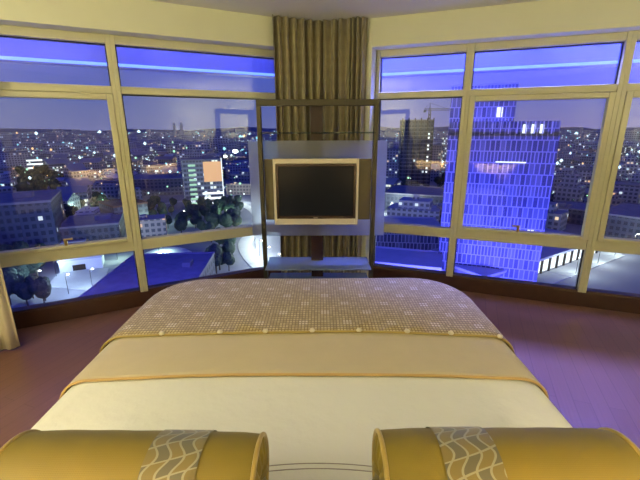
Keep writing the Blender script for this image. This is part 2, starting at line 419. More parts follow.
# windows: frame, three panes and an opening sash where the photo has one
def window(n, side, s0, s1, sash, handle_s=None):
    root = empty('window_%d' % n, (CX, CY, 0), AL if side == 'L' else AR, kind='structure')
    sg = 1 if side == 'L' else -1
    J = .034; i0, i1 = -.03, .075
    def bx(mb, a, b, z0, z1, q0=i0, q1=i1): return mb.span((a, sg*q0, z0), (b, sg*q1, z1))
    fr = MB()
    bx(fr, s0, s0+J, .150, 2.40); bx(fr, s1-J, s1, .150, 2.40)
    for z0, z1 in ((2.335, 2.40), (1.95, 2.01), (.568, .666)): bx(fr, s0+J, s1-J, z0, z1, i0, i1-.012)
    fr.build('frame', M['frame'], root, bevel=.004)
    bx(MB(), s0+J, s1-J, .150, .168, i0, i1-.012).build('bottom_rail', M['dark_wood'], root, bevel=.003)
    gk = MB()
    for z0, z1 in ((2.01, 2.335), (1.95, .666), (.568, .168)):   # black rubber gaskets
        lo, hi = min(z0, z1), max(z0, z1)
        for a, b_, c, d in ((s0+J, s1-J, hi-.009, hi), (s0+J, s0+J+.009, lo, hi), (s1-J-.009, s1-J, lo, hi)):
            bx(gk, a, b_, c, d, -.012, .02)
    gk.build('gasket', M['black'], root)
    for nm, z0, z1, mt in (('upper_pane', 2.01, 2.335, 'glass_veil'), ('middle_pane', .666, 1.95, 'glass'), ('lower_pane', .168, .568, 'glass')):
        bx(MB(), s0+J, s1-J, z0, z1, -.004, .004).build(nm, M[mt], root)
    if sash:
        a, b_ = s0+J, s1-J; W = .048
        sm = MB(); q0, q1 = .006, .085
        bx(sm, a, a+W, .668, 1.948, q0, q1); bx(sm, b_-W, b_, .668, 1.948, q0, q1)
        bx(sm, a+W, b_-W, 1.948-W, 1.948, q0, q1); bx(sm, a+W, b_-W, .668, .668+.03, q0, q1)
        so = sm.build('sash', M['frame'], root, bevel=.006)
        h = MB(); bx(h, handle_s-.012, handle_s+.012, .70, .745, q1-.03, q1+.012); bx(h, handle_s-.055, handle_s+.012, .745, .76, q1-.01, q1+.018)
        h.build('handle', M['brass'], so, bevel=.003)
    return root
window(1, 'L', 1.965, SL-.03, True, 2.52)
window(2, 'L', .14, 1.965, False)
window(3, 'R', .62, 1.485, False)
window(4, 'R', 1.485, 2.69, True, 2.07)
window(5, 'R', 2.69, SRt-.03, True, 3.2)

# fascia outside the glass, blue LED line along its lower edge
for side, lab in (('L', 'blue tinted fascia with blue light strip above left windows'), ('R', 'blue tinted fascia with blue light strip above right windows')):
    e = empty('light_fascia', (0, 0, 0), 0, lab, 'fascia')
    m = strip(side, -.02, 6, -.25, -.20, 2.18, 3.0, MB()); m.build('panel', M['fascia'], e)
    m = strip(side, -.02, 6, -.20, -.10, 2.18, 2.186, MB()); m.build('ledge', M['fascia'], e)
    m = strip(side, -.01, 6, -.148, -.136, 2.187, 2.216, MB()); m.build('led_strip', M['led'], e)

# ------------------------------------------------------------------ curtain
def curtain(path, n, z0, z1, amp, waves, name, mat, label, cat, seed):
    rnd = random.Random(seed)
    P = [Vector(p) for p in path]; seg = [(P[i+1]-P[i]).length for i in range(len(P)-1)]; L = sum(seg)
    ph = [0]
    while ph[-1] < 1: ph.append(ph[-1]+rnd.uniform(.4, 1.65)/waves)
    rows = 14; vs = []
    def pt(u):
        d = u*L
        for i, s in enumerate(seg):
            if d <= s or i == len(seg)-1:
                t = (P[i+1]-P[i]).normalized(); return P[i]+t*d, Vector((t.y, -t.x))
            d -= s
    am = [rnd.uniform(.6, 1.15) for _ in ph]
    for r in range(rows+1):
        k = r/rows; z = z0+(z1-z0)*k
        for c in range(n+1):
            u = c/n; p, nn = pt(u)
            for i in range(len(ph)-1):
                if ph[i] <= u < ph[i+1] or i == len(ph)-2: q = (u-ph[i])/(ph[i+1]-ph[i]); a = am[i]; break
            wv = math.cos(2*PI*q); wv = math.copysign(abs(wv)**.75, wv)
            o = amp*a*wv*(1-.25*k)+.006*math.sin(3*k+u*40)
            vs.append((p.x+nn.x*o, p.y+nn.y*o, z))
    fs = [(r*(n+1)+c, r*(n+1)+c+1, (r+1)*(n+1)+c+1, (r+1)*(n+1)+c) for r in range(rows) for c in range(n)]
    o = MB().add(vs, fs).build(name, mat, smooth=True)
    sd = o.modifiers.new('thick', 'SOLIDIFY'); sd.thickness = .004
    return tag(o, label, cat)
curtain([(-.435, 3.87), (-.02, 4.075), (.435, 3.935)], 640, .012, CEIL-.004, .046, 17, 'curtain', M['curtain'],
        'olive gold pleated curtain hanging in the corner behind the television stand', 'curtain', 5)
curtain([(-2.375, 2.69), (-2.62, 2.58), (-3.22, 2.30)], 160, .012, CEIL-.004, .03, 9, 'curtain', M['cream_curtain'],
        'cream curtain edge hanging at the far left of the left windows', 'curtain', 9)

# ---------------------------------------------------------------------- bed
BX = -.072
def rr(hx, hy, r, n=10):
    r = max(min(r, hx-.001, hy-.001), .0005); pts = []
    for cx, cy, a0 in ((hx-r, hy-r, 0), (-(hx-r), hy-r, 90), (-(hx-r), -(hy-r), 180), (hx-r, -(hy-r), 270)):
        for k in range(n+1):
            a = R(a0+90*k/n); pts.append((cx+r*math.cos(a), cy+r*math.sin(a)))
    out = []
    for i in range(len(pts)):       # subdivide the straight runs
        p, q = pts[i], pts[(i+1) % len(pts)]
        out.append(p)
        if (i+1) % (n+1) == 0:
            for k in range(1, 24): out.append((p[0]+(q[0]-p[0])*k/24, p[1]+(q[1]-p[1])*k/24))
    return out
def drape(off, zb, hx=1.045, y0=.36, y1=2.60, rc=.36, ztop=.632, re=.145):
    hx += off; hy = (y1-y0)/2+off; yc = (y0+y1)/2
    lev = [(0, zb), (0, (zb+ztop-re)/2), (0, ztop-re)]
    for k in range(1, 9):
        a = R(90*k/8); lev.append((re*(1-math.cos(a)), ztop-re+re*math.sin(a)))
    for i in (.24, .32, .42, .54, .68, .84, .96): lev.append((i+off, ztop+.022*(1-((1.0-min(i, 1))/.85)**2)))
    vs = []; fs = []; N = None
    for (ins, z) in lev:
        pts = rr(hx-ins, hy-ins, rc-ins*.8)
        N = len(pts)
        for (x, y) in pts:
            fold = 0
            if ins < .02: fold = .006*math.sin(9*(x*1.3+y*1.7))*(1-(z-zb)/(ztop-zb))
            wz = .004*math.sin(5*x+1.3*y)*math.sin(3.1*y+.7*x) if z > ztop-.02 else 0
            vs.append((BX+x*(1+fold), yc+y*(1+fold*.6), z+off+wz))
    for i in range(len(lev)-1):
        for k in range(N): fs.append((i*N+k, i*N+(k+1) % N, (i+1)*N+(k+1) % N, (i+1)*N+k))
    m = (len(lev)-1)*N
    fs.append(tuple(range(m, m+N)))
    return MB().add(vs, fs)
bed = empty('bed', (BX, 1.45, 0), 0, 'wide bed under white linen in the foreground', 'bed')
MB().box((0, 0, .17), (1.86, 2.05, .16)).build('bed_base', M['dark_wood'], bed, bevel=.01)
MB().box((0, 0, .40), (1.90, 2.10, .295)).build('mattress', M['sheet'], bed, bevel=.06, seg=4)
MB().box((0, -1.18, .52), (2.0, .08, 1.0)).build('headboard', M['board'], bed, bevel=.02)
for sx_ in (-1, 1):
    for sy_ in (-1, 1): MB().box((sx_*.85, sy_*.95, .045), (.07, .07, .09)).build('leg', M['dark_wood'], bed, bevel=.005)
tag(drape(0, .20).build('duvet', M['sheet'], smooth=True), 'white duvet covering the bed below the gold bolsters', 'duvet')

def throw(off, zb, ycut, yend, name, mat, label, sol):
    mb = drape(off, zb)
    me = bpy.data.meshes.new(name); me.from_pydata(mb.v, [], mb.f)
    bm = bmesh.new(); bm.from_mesh(me)
    bmesh.ops.triangulate(bm, faces=[f for f in bm.faces if len(f.verts) > 4])
    g = lambda: bm.verts[:]+bm.edges[:]+bm.faces[:]
    bmesh.ops.bisect_plane(bm, geom=g(), plane_co=(0, ycut, 0), plane_no=(0, 1, 0), clear_inner=True)
    if yend: bmesh.ops.bisect_plane(bm, geom=g(), plane_co=(0, yend, 0), plane_no=(0, 1, 0), clear_outer=True)
    bmesh.ops.recalc_face_normals(bm, faces=bm.faces)
    # ordered front edge
    vs = [v for v in bm.verts if abs(v.co.y-ycut) < 1e-4]
    key = lambda v: math.atan2(v.co.z-.1, -(v.co.x-BX))
    edge = [v.co.copy() for v in sorted(vs, key=key)]
    bm.to_mesh(me); bm.free(); me.shade_smooth()
    me.materials.append(mat)
    o = bpy.data.objects.new(name, me); col.objects.link(o)
    s = o.modifiers.new('thick', 'SOLIDIFY'); s.thickness = .008; s.offset = 1
    tag(o, label, 'throw')
    pts = []
    for p in edge:
        if not pts or (p-pts[-1]).length > .012: pts.append(p)
    return o, pts
YA, YBc = G(320, 374, .665).y, G(300, 331, .68).y
o1, e1 = throw(.006, .30, YA, 2.45, 'plain_throw', M['throw'], 'plain beige throw with ochre piping lying across the bed', True)
e1c = [Vector((p.x, p.y-.002, p.z+.004)) for p in e1]
MB().tube(e1c, .0065, 8).build('piping', M['piping'], o1, smooth=True)
o2, e2 = throw(.018, .26, YBc, None, 'woven_throw', M['woven'], 'woven tan throw of small squares over the foot of the bed', True)
e2c = [Vector((p.x, p.y-.002, p.z+.004)) for p in e2]
MB().tube(e2c, .0065, 8).build('piping', M['goldpipe'], o2, smooth=True)
for k in range(-3, 5):
    x = -.04+k*.236
    near = min(e2, key=lambda p: abs(p.x-x)+(0 if p.z > .5 else 9))
    MB().lathe([(.001, 0), (.012, .002), (.015, .008), (.011, .015), (.001, .018)], 10, (near.x, near.y-.004, near.z+.006)).build('tuft', M['tuft'], o2, smooth=True)
# two stitched lines on the duvet between the bolsters: part of the duvet
dv = bpy.data.objects['duvet']
def ztop_at(x, y):
    hit, loc, nrm, idx = dv.ray_cast(Vector((x, y, 2)), Vector((0, 0, -1)))
    return loc.z if hit else .65
bpy.context.view_layer.update()
for d in (0, 5.2):
    pts = []
    for k in range(33):
        px = 225+190*k/32; py = 463+d+5*((px-322)/52)**2*.55 if abs(px-322) < 80 else 463+d+5*((80)/52)**2*.55
        q = G(px, py, .652); pts.append((q.x, q.y, ztop_at(q.x, q.y)+.0006))
    MB().tube(pts, .0016, 6).build('stitching', M['stitch'], dv, smooth=True)

# bolsters
def bolster(xa, xb, band, rz, label):
    xc = (xa+xb)/2; L = abs(xb-xa)/2; r = .13; yc, zc = .765, (.783 if xa < 0 else .789)
    e = empty('bolster', (xc, yc, zc-r), rz, label, 'cushion', 'gold bolsters at the head of the bed')
    n = 64
    prof = []
    for k in range(41):
        t = -1+2*k/40
        prof.append((r*(1-.045*abs(t)**6)+.0004*math.sin(17*t), t*L))
    vs = []; fs = []
    for (rad, x) in prof:
        for k in range(n):
            a = 2*PI*k/n
            vs.append((x, rad*math.cos(a), r+rad*math.sin(a)*.985))
    for i in range(40):
        for k in range(n): fs.append((i*n+k, i*n+(k+1) % n, (i+1)*n+(k+1) % n, (i+1)*n+k))
    MB().add(vs, fs).build('cover', M['gold'], e, smooth=True)
    for sgn in (-1, 1):
        rad = r*.955
        ring = [(sgn*L, rad*math.cos(2*PI*k/48), r+rad*math.sin(2*PI*k/48)*.985) for k in range(48)]
        MB().tube(ring, .006, 8, closed=True).build('piping', M['goldpipe'], e, smooth=True)
        # gathered end: pleats run to a central button
        vs = []; fs = []; nn = 96; radii = [1, .85, .65, .45, .28, .14, .05]
        for j, q in enumerate(radii):
            for k in range(nn):
                a = 2*PI*k/nn
                dep = .003+.007*math.sin(PI*min(1, (1-q)*1.1))+.009*math.cos(a*16)*math.sin(PI*min(1, (1-q)*1.05))-(.016*(1-q)**2)
                vs.append((sgn*(L-.004+dep), rad*q*math.cos(a+.25*(1-q)), r+rad*q*math.sin(a+.25*(1-q))*.985))
        for j in range(len(radii)-1):
            for k in range(nn): fs.append((j*nn+k, j*nn+(k+1) % nn, (j+1)*nn+(k+1) % nn, (j+1)*nn+k))
        fs.append(tuple(range((len(radii)-1)*nn, len(radii)*nn)))
        MB().add(vs, fs).build('gathered_end', M['gold'], e, smooth=True)
    # embroidered band
    b0, b1 = band[0]-xc, band[1]-xc; vs = []; fs = []; uv = []; m = 8
    for i in range(m+1):
        x = b0+(b1-b0)*i/m; rad = r*(1-.045*abs(x/L)**6)+.0028
        for k in range(n+1):
            a = 2*PI*k/n
            vs.append((x, rad*math.cos(a), r+rad*math.sin(a)*.985)); uv.append((x-b0, a*r))
    for i in range(m):
        for k in range(n): fs.append((i*(n+1)+k, i*(n+1)+k+1, (i+1)*(n+1)+k+1, (i+1)*(n+1)+k))
    MB().add(vs, fs).build('embroidered_band', M['band'], e, smooth=True, uv=uv)
bolster(-.775, -.155, (-.415, -.285), R(-1.0), 'gold satin bolster with wavy band on the left half of the bed')
bolster(.150, .757, (.285, .42), R(0), 'gold satin bolster with wavy band on the right half of the bed')

# -------------------------------------------------------- television on stand
ts = empty('television_stand', (-.02, 3.33, 0), 0, 'bronze frame stand with frosted glass panel and shelves in front of the curtain', 'tv stand')
for sx_ in (-1, 1):
    x = sx_*.482
    MB().box((x, 0, .94), (.036, .05, 1.85)).build('post', M['metal'], ts, bevel=.003)
MB().box((0, 0, 1.865), (1.0, .055, .05)).build('top_bar', M['metal'], ts, bevel=.004)
MB().box((0, .02, .0125), (1.10, .46, .025)).build('base', M['dark_metal'], ts, bevel=.004)
MB().box((0, -.005, 1.628), (.925, .30, .010)).build('glass_shelf', M['clear_shelf'], ts, bevel=.002)
MB().box((0, -.005, .478), (.925, .34, .012)).build('glass_shelf', M['shelf'], ts, bevel=.002)
MB().box((0, -.005, .318), (.925, .34, .012)).build('glass_shelf', M['shelf'], ts, bevel=.002)
MB().box((0, .045, 1.147), (1.185, .010, .835)).build('frosted_panel', M['frosted'], ts, bevel=.002)
MB().box((0, .030, 1.147), (.925, .012, .53)).build('backing_board', M['board'], ts, bevel=.002)
MB().box((-.01, .085, 1.0), (.11, .035, 1.72)).build('cable_channel', M['tv_black'], ts, bevel=.004)
MB().box((-.01, -.02, 1.14), (.30, .08, .2)).build('mount_bracket', M['dark_metal'], ts, bevel=.004)
tv = empty('television', (-.035, 3.24, .865), 0, 'flat television with pale surround mounted on the frosted glass panel', 'television')
m = MB(); W_, H_ = .715, .56
for a, b_ in (((-W_/2, 0), (-W_/2+.022, H_)), ((W_/2-.022, 0), (W_/2, H_)), ((-W_/2+.022, H_-.042), (W_/2-.022, H_)), ((-W_/2+.022, 0), (W_/2-.022, .055))):
    m.span((a[0], -.012, a[1]), (b_[0], .03, b_[1]))
m.build('surround', M['silver'], tv, bevel=.004)
m = MB(); a0, a1, c0, c1 = -W_/2+.022, W_/2-.022, .055, H_-.042
for p, q in (((a0, c0), (a0+.022, c1)), ((a1-.022, c0), (a1, c1)), ((a0+.022, c1-.022), (a1-.022, c1)), ((a0+.022, c0), (a1-.022, c0+.026))):
    m.span((p[0], -.02, p[1]), (q[0], .02, q[1]))
m.build('bezel', M['tv_black'], tv, bevel=.003)
MB().span((a0+.022, -.010, c0+.026), (a1-.022, .015, c1-.022)).build('screen', M['screen'], tv)
MB().span((a0, .02, c0), (a1, .04, c1)).build('back_cover', M['black'], tv, bevel=.005)
MB().box((-.005, -.022, c0+.008), (.13, .01, .014)).build('speaker_lip', M['tv_black'], tv, bevel=.004)
MB().box((-.005, -.0285, c0+.010), (.035, .003, .004)).build('badge', M['silver'], tv)

# --------------------------------------------- things behind the camera (seen mirrored in the glass)
def plinth(x, y, h, label):
    e = empty('bedside_table', (x, y, 0), 0, label, 'table')
    MB().box((0, 0, h/2+.03), (.44, .36, h-.06)).build('body', M['dark_wood'], e, bevel=.005)
    MB().box((0, 0, h-.012), (.48, .40, .024)).build('top', M['dark_wood'], e, bevel=.004)
    MB().box((0, 0, .015), (.38, .30, .03)).build('plinth', M['black'], e)
plinth(-1.55, .42, .5, 'dark bedside table by the left side of the bed head')
plinth(1.43, .42, .5, 'dark bedside table by the right side of the bed head')

def light(name, typ, loc, energy, color, target=None, **kw):
    l = bpy.data.lights.new(name, typ); l.energy = energy; l.color = color[:3]
    for k, v in kw.items(): setattr(l, k, v)
    o = bpy.data.objects.new(name, l); col.objects.link(o); o.location = loc
    if target is not None:
        o.rotation_euler = (Vector(target)-Vector(loc)).to_track_quat('-Z', 'Y').to_euler()
    return o
WARM = (1, .93, .72)
# two tall cushions against the headboard, lit by reading lights (the warm shapes mirrored in the panes)
for x, lab, sd in ((-.60, 'tall gold cushion against the left half of the headboard', 'left'), (.60, 'tall gold cushion against the right half of the headboard', 'right')):
    e = empty('cushion', (x, .43, .655), 0, lab, 'cushion')
    vs = []; fs = []; nx, nz_ = 24, 16
    for sg in (-1, 1):
        for j in range(nz_+1):
            for i in range(nx+1):
                u, v = -1+2*i/nx, -1+2*j/nz_
                t = .075*(max(0, (1-abs(u)**4)*(1-abs(v)**4)))**.5
                vs.append((u*.37*(1-.03*(1-abs(v))), sg*t-.22*(v+1)*.2, .2*(v+1)*(1-.03*(1-abs(u)))))
    q = (nx+1)*(nz_+1)
    for h in (0, 1):
        for j in range(nz_):
            for i in range(nx): fs.append((h*q+j*(nx+1)+i, h*q+j*(nx+1)+i+1, h*q+(j+1)*(nx+1)+i+1, h*q+(j+1)*(nx+1)+i))
    MB().add(vs, fs).build('cover', M['tuft'], e, smooth=True)
for x, yy, zz, tx, ty, tz, en, lab in ((-.60, .465, 1.075, -.60, .30, .97, 12, 'long brass reading light over the left gold cushion'), (.60, .465, 1.075, .60, .30, .97, 11, 'long brass reading light over the right gold cushion'),
                               (-1.0, .36, 1.12, -1.02, .95, .55, 18, 'small brass reading light at the left end of the headboard'), (.90, .36, 1.12, .93, .95, .55, 16, 'small brass reading light at the right end of the headboard')):
    r_ = empty('reading_light', (x, .245, 1.02), 0, lab, 'lamp')
    dy = yy-.245; dz = zz+.012-1.02
    MB().tube([(0, 0, -.02), (0, 0, dz-.03), (0, .04, dz), (0, dy, dz+.01)], .007, 8).build('arm', M['brass'], r_, smooth=True)
    if abs(x) < .8: MB().box((0, dy, dz+.004), (.64, .026, .02)).build('lamp_shade', M['brass'], r_, bevel=.003)
    else: MB().lathe([(.012, dz+.02), (.03, dz+.008), (.034, dz-.008), (.03, dz-.008)], 16, (0, dy, 0)).build('lamp_shade', M['brass'], r_, smooth=True)
    if abs(x) < .8: light('reading_bulb', 'AREA', (x, yy, zz-.012), en, (1, .74, .42), target=(tx, ty, tz), shape='RECTANGLE', size=.62, size_y=.02)
    else: light('reading_bulb', 'SPOT', (x, yy, zz-.002), en, (1, .82, .52), target=(tx, ty, tz), spot_size=R(62), spot_blend=.8, shadow_soft_size=.02)
# uplighter floor lamps behind the photographer: they light the ceiling and the bulkheads
for x, y, en, lab in ((-2.6, -.2, 138, 'tall brass uplighter floor lamp left of the bed'), (2.8, -.5, 74, 'tall brass uplighter floor lamp right of the bed')):
    e = empty('floor_lamp', (x, y, 0), 0, lab, 'lamp')
    MB().lathe([(.15, 0), (.15, .02), (.02, .04)], 24).build('lamp_base', M['brass'], e)
    MB().lathe([(.013, .03), (.013, 1.22)], 12).build('pole', M['brass'], e)
    MB().lathe([(.02, 1.20), (.10, 1.26), (.17, 1.34), (.165, 1.34), (.09, 1.27), (.01, 1.23)], 24).build('bowl', M['brass'], e, smooth=True)
    l = light('uplight_bulb', 'AREA', (x, y, 1.335), en, WARM, shape='DISK', size=.28); l.rotation_euler = (PI, 0, 0)

# added blue area lights, unseen outside over the glass, washing the floor
BLUE = (.16, .20, 1)
for side, en in (('L', 15), ('R', 105)):
    for s in (1.2, 2.8):
        p = WP(side, s, -.15, 2.48); q = WP(side, s, 1.5, 0)
        l = light('added_blue_wash', 'AREA', p, en, BLUE, target=q, shape='RECTANGLE', size=1.5, size_y=.10, spread=R(80))

# =================================================================== the city
tag(MB().prism([(-9000, -200), (9000, -200), (9000, 9000), (-9000, 9000)], GZ-3, GZ).build('ground', M['ground']), kind='structure')

def bframe(px, yb, rot=0):
    g = G(px, yb); a = math.atan2(g.x, g.y)
    return g, -a+R(rot)
def building(pl, pr, yb, yt, dep, label, wall='fac_grey', roof='roof', rot=0, group=None, cat='building', name='city_building', hut=True, z=GZ):
    """front face centre stands at ground pixel; returns (root, width, height)"""
    px = (pl+pr)/2; g, rz = bframe(px, yb, rot)
    D = math.hypot(g.x, g.y); k = ray(px, yb); sc = g.y/k[1]/F
    W = (pr-pl)*sc
    kt = ray(px, yt); H = max(3, 1.65+kt[2]*(g.y/kt[1])-GZ)
    e = empty(name, g, rz, label, cat, group)
    MB().span((-W/2, 0, 0), (W/2, dep, H)).build('walls', M[wall], e)
    r = MB().span((-W/2-.3, -.3, H), (W/2+.3, dep+.3, H+.35))
    for a, b_ in (((-W/2-.3, -.3), (W/2+.3, 0)), ((-W/2-.3, dep), (W/2+.3, dep+.3)), ((-W/2-.3, 0), (-W/2, dep)), ((W/2, 0), (W/2+.3, dep))):
        r.span((a[0], a[1], H+.35), (b_[0], b_[1], H+1.0))
    if hut: r.box((W*.18, dep*.55, H+1.6), (min(W*.3, 8), min(dep*.4, 6), 2.6))
    r.build('roof', M[roof], e)
    return e, W, H

occupied = []   # footprints kept free of filler blocks: (x, y, radius)
def keep(px, py, r): g = G(px, py); occupied.append((g.x, g.y, r))

# ---- blue tower on the right with a taller rear part, crown and podium
tg, trz = bframe(483, 285, 3)
tw = empty('blue_tower', tg, trz, 'tall blue lit tower with gridded facade outside the right window', 'tower')
sc = tg.y/ray(483, 285)[1]/F
HT = at(520, 122, tg.y).z-GZ
HR = at(500, 84, tg.y+10).z-GZ
TWd = 36.5
MB().span((-TWd/2, 0, 0), (TWd/2, 30, HT-5)).build('tower_block', M['tower'], tw)
MB().span((-TWd/2+1, 1.2, HT-5), (TWd/2-.3, 29, HT)).build('crown', M['tower'], tw)
MB().span((-TWd/2-1, 12, HT-8), (TWd/2-14, 30, HR)).build('rear_block', M['tower'], tw)
m = MB()
for k in range(9): MB().box((-6+k*2.7, .6, HT-2.2), (.35, .5, 4.2)).build('crown_fin', M['white_wall'], tw)
for k in range(3): MB().box((7.2+k*2.7, 1.0, HT-2.6), (1.2, .5, 3.0)).build('crown_window', M['lit_white'], tw)
MB().span((-1, .02, HT-14.4), (9, -.12, HT-14.0)).build('light_line', M['lit_white'], tw)
occupied.append((tg.x, tg.y+15, 50))
# white lit colonnade along the podium
pa, pb = G(504, 287), G(598, 254)
pe = empty('podium', pa, math.atan2(pb.y-pa.y, pb.x-pa.x), 'white lit colonnade podium at the foot of the blue tower', 'podium')
PL = (pb-pa).length
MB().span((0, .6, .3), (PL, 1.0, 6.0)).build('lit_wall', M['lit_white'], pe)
for k in range(13): MB().box((1+k*PL/12.5, .2, 3.1), (.9, .7, 6.2)).build('column', M['dark_metal'], pe)
MB().span((-14, -.4, 6.2), (PL, 34, 7.2)).build('roof', M['roof_pale'], pe)
MB().span((-14, 1.2, 0), (PL, 33, 6.2)).build('walls', M['concrete'], pe)
MB().span((-6, -9, 0), (PL+6, -.6, .25)).build('forecourt', M['asphalt'], pe)
# lower blue wing in front of the tower (lower right pane beside the stand)
wg, W0, H0 = building(372, 438, 259, 229, 22, 'low blue lit office wing with gridded facade left of the blue tower', 'tower', 'roof_pale', 6, name='office_wing', hut=False)
occupied.append((wg.location.x, wg.location.y+10, 30))
pl_, W0, H0 = building(352, 436, 292, 266, 20, 'flat blue washed canopy roof below the office wing', 'concrete', 'roof_pale', -6, name='canopy_building', cat='canopy', hut=False)
occupied.append((pl_.location.x, pl_.location.y, 26))

# ---- unfinished tower with crane, seen left of the blue tower
ug, UW, UH = building(399, 428, 192, 121, 26, 'dark unfinished tower block beside the crane', 'fac_dark', 'concrete', 8, name='unfinished_tower', cat='tower', hut=False)
m = MB()
for k in range(int(UH/3.6)): m.span((-UW/2-.5, -.6, k*3.6), (UW/2+.5, 0, k*3.6+.45))
m.build('floor_slabs', M['concrete'], ug)
m = MB()
for k in range(6): m.span((-UW/2+k*UW/5-.4, -.5, 0), (-UW/2+k*UW/5+.4, 0, UH+2.5))
m.build('columns', M['dark_metal'], ug)
m = MB()
for k in range(5, int(UH/3.6)-2):
    if k % 3 != 1: MB().span((UW/2-4.5, -.8, k*3.6+1), (UW/2-3.0, -.6, k*3.6+2.6)).build('site_light', M['lit_white'], ug)
occupied.append((ug.location.x, ug.location.y+13, 40))
D = ug.location.y
ck = at(430, 110, D); tip = at(451, 107, D); ctl = at(424.5, 105, D)
cr = empty('tower_crane', (ck.x, D, GZ), 0, 'tower crane standing beside the dark unfinished tower', 'crane')
top = ck.z-GZ; m = MB()
for sx_ in (-.8, .8):
    for sy_ in (-.8, .8): m.box((sx_, sy_, top/2), (.35, .35, top))
for k in range(int(top/3)):
    m.tube([(-.8, -.8, k*3), (.8, -.8, k*3+3)], .16, 5); m.tube([(.8, .8, k*3), (-.8, .8, k*3+3)], .16, 5)
m.build('mast', M['dark_metal'], cr)
m = MB(); jl = tip.x-ck.x; cl = ctl.x-ck.x; jz = top-.5
for dy in (-.6, .6): m.tube([(cl, dy, jz), (jl, dy, jz)], .22, 5)
m.tube([(cl, 0, jz+1.4), (jl, 0, jz+1.4)], .2, 5)
for k in range(18): m.tube([(cl+(jl-cl)*k/18, -.6, jz), (cl+(jl-cl)*(k+1)/18, 0, jz+1.4)], .12, 4)
m.build('jib', M['dark_metal'], cr)
m = MB(); m.tube([(-.6, 0, top), (0, 0, top+6), (.6, 0, top)], .25, 5); m.tube([(0, 0, top+6), (jl*.8, 0, jz+1.4)], .1, 4); m.tube([(0, 0, top+6), (cl*.9, 0, jz+1.4)], .1, 4)
m.build('apex', M['dark_metal'], cr)
MB().box((cl*.85, 0, jz-1), (2.2, 1.6, 2)).build('counterweight', M['concrete'], cr)

# ---- individually recognisable buildings
def hero(*a, **k):
    e, W, H = building(*a, **k)
    occupied.append((e.location.x, e.location.y+10, max(W*.75, 16))); return e, W, H
# green stair / warm crown block (middle left window)
h, W, H = hero(187, 224, 207, 160, 24, 'office block with green lit stair and warm crown in the left window', wall='fac_office', rot=4, name='office_block')
MB().span((W*.02, -.35, H*.55), (W*.48, -.05, H*.97)).build('warm_crown', M['lit_warm'], h)
for zz in (.06, .17, .28): MB().span((-W*.05, -.4, H*zz), (W*.48, -.05, H*(zz+.045))).build('lit_floor', M['lit_white'], h)
m = MB()
for k in range(9): m.span((-W*.36, -.45, H*(.08+k*.1)), (-W*.18, -.1, H*(.08+k*.1)+1.6))
m.build('stair_lights', M['lit_green'], h)
MB().span((W*.485, -.5, 0), (W*.505, .5, H+1.5)).build('lit_edge', M['lit_white'], h)
h, W, H = hero(150, 172, 176, 166, 20, 'white lit low block behind the car park in the left window', wall='fac_pale', name='low_block')
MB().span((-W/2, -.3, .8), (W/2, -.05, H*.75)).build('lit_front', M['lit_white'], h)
hero(128, 190, 195, 179, 45, 'long low flat roofed hall below the white lit block', wall='fac_dim', roof='roof', rot=-12, name='market_hall')
hero(118, 150, 230, 205, 26, 'low tiled roof building just right of the left mullion', wall='fac_dim', roof='roof_red', rot=20, name='tiled_building')
h, W, H = hero(30, 43, 172, 157, 16, 'small block with rows of white lights in the far left window', wall='fac_office', name='lit_block')
for k in range(4): MB().span((-W/2, -.3, 1+k*H/4), (W/2, -.05, 1+k*H/4+H*.1)).build('lit_row', M['lit_white'], h)
hero(-6, 28, 172, 152, 30, 'broad blue grey block at the far left below the skyline', wall='fac_pale', rot=6, name='slab_block')
hero(-40, 52, 262, 205, 40, 'long dim slab building at the lower left of the far left window', wall='fac_dark', rot=-14, name='long_slab')
hero(66, 118, 247, 226, 30, 'dark blue flat roofed hall left of the left mullion', wall='fac_dark', roof='roof', rot=-10, name='flat_hall')
hero(86, 124, 195, 182, 22, 'pale building with a forecourt beside the left mullion', wall='fac_warm', rot=10, name='forecourt_building')
h, W, H = hero(60, 84, 252, 243, 10, 'small white roofed shed in front of the dark hall', wall='white_wall', roof='roof_pale', rot=-8, name='white_shed', hut=False)
h, W, H = hero(63, 100, 270, 259, 12, 'white low pavilion at the back of the bright courtyard', wall='white_wall', roof='roof_pale', rot=-8, name='courtyard_pavilion', hut=False)
MB().span((-W*.2, -.2, .5), (W*.1, -.05, H*.6)).build('door', M['dark_metal'], h)
# purple roof slab and the deep blue roof in the two lower left panes
# the broad roof is seen from above in both lower left panes
e_ = empty('blue_roof_block', (-56, 107, GZ), R(4), 'broad deep blue flat roofed building in the lower left panes', 'building')
MB().span((-17, 0, 0), (15, 44, 10.4)).build('walls', M['fac_dim'], e_)
m = MB().span((-17.3, -.3, 10.4), (15.3, 44.3, 10.7))
for a_, b_ in (((-17.3, -.3), (15.3, 0)), ((-17.3, 44), (15.3, 44.3)), ((-17.3, 0), (-17, 44)), ((15, 0), (15.3, 44))): m.span((a_[0], a_[1], 10.7), (b_[0], b_[1], 11.3))
m.build('roof', M['roof'], e_)
MB().box((8, 30, 11.6), (3, 5, 1.8)).build('roof_vent', M['concrete'], e_)
occupied.append((-56, 128, 30))
# dome-like white roof behind it
dg = G(166, 259); dm = empty('sports_dome', dg, 0, 'pale sports dome roof behind the deep blue roof', 'dome')
m = MB(); prof = [(13*math.cos(R(a)), 5*math.sin(R(a))) for a in range(0, 88, 8)]
m.lathe(prof, 28); m.build('shell', M['white_wall'], dm, smooth=True); occupied.append((dg.x, dg.y, 18))
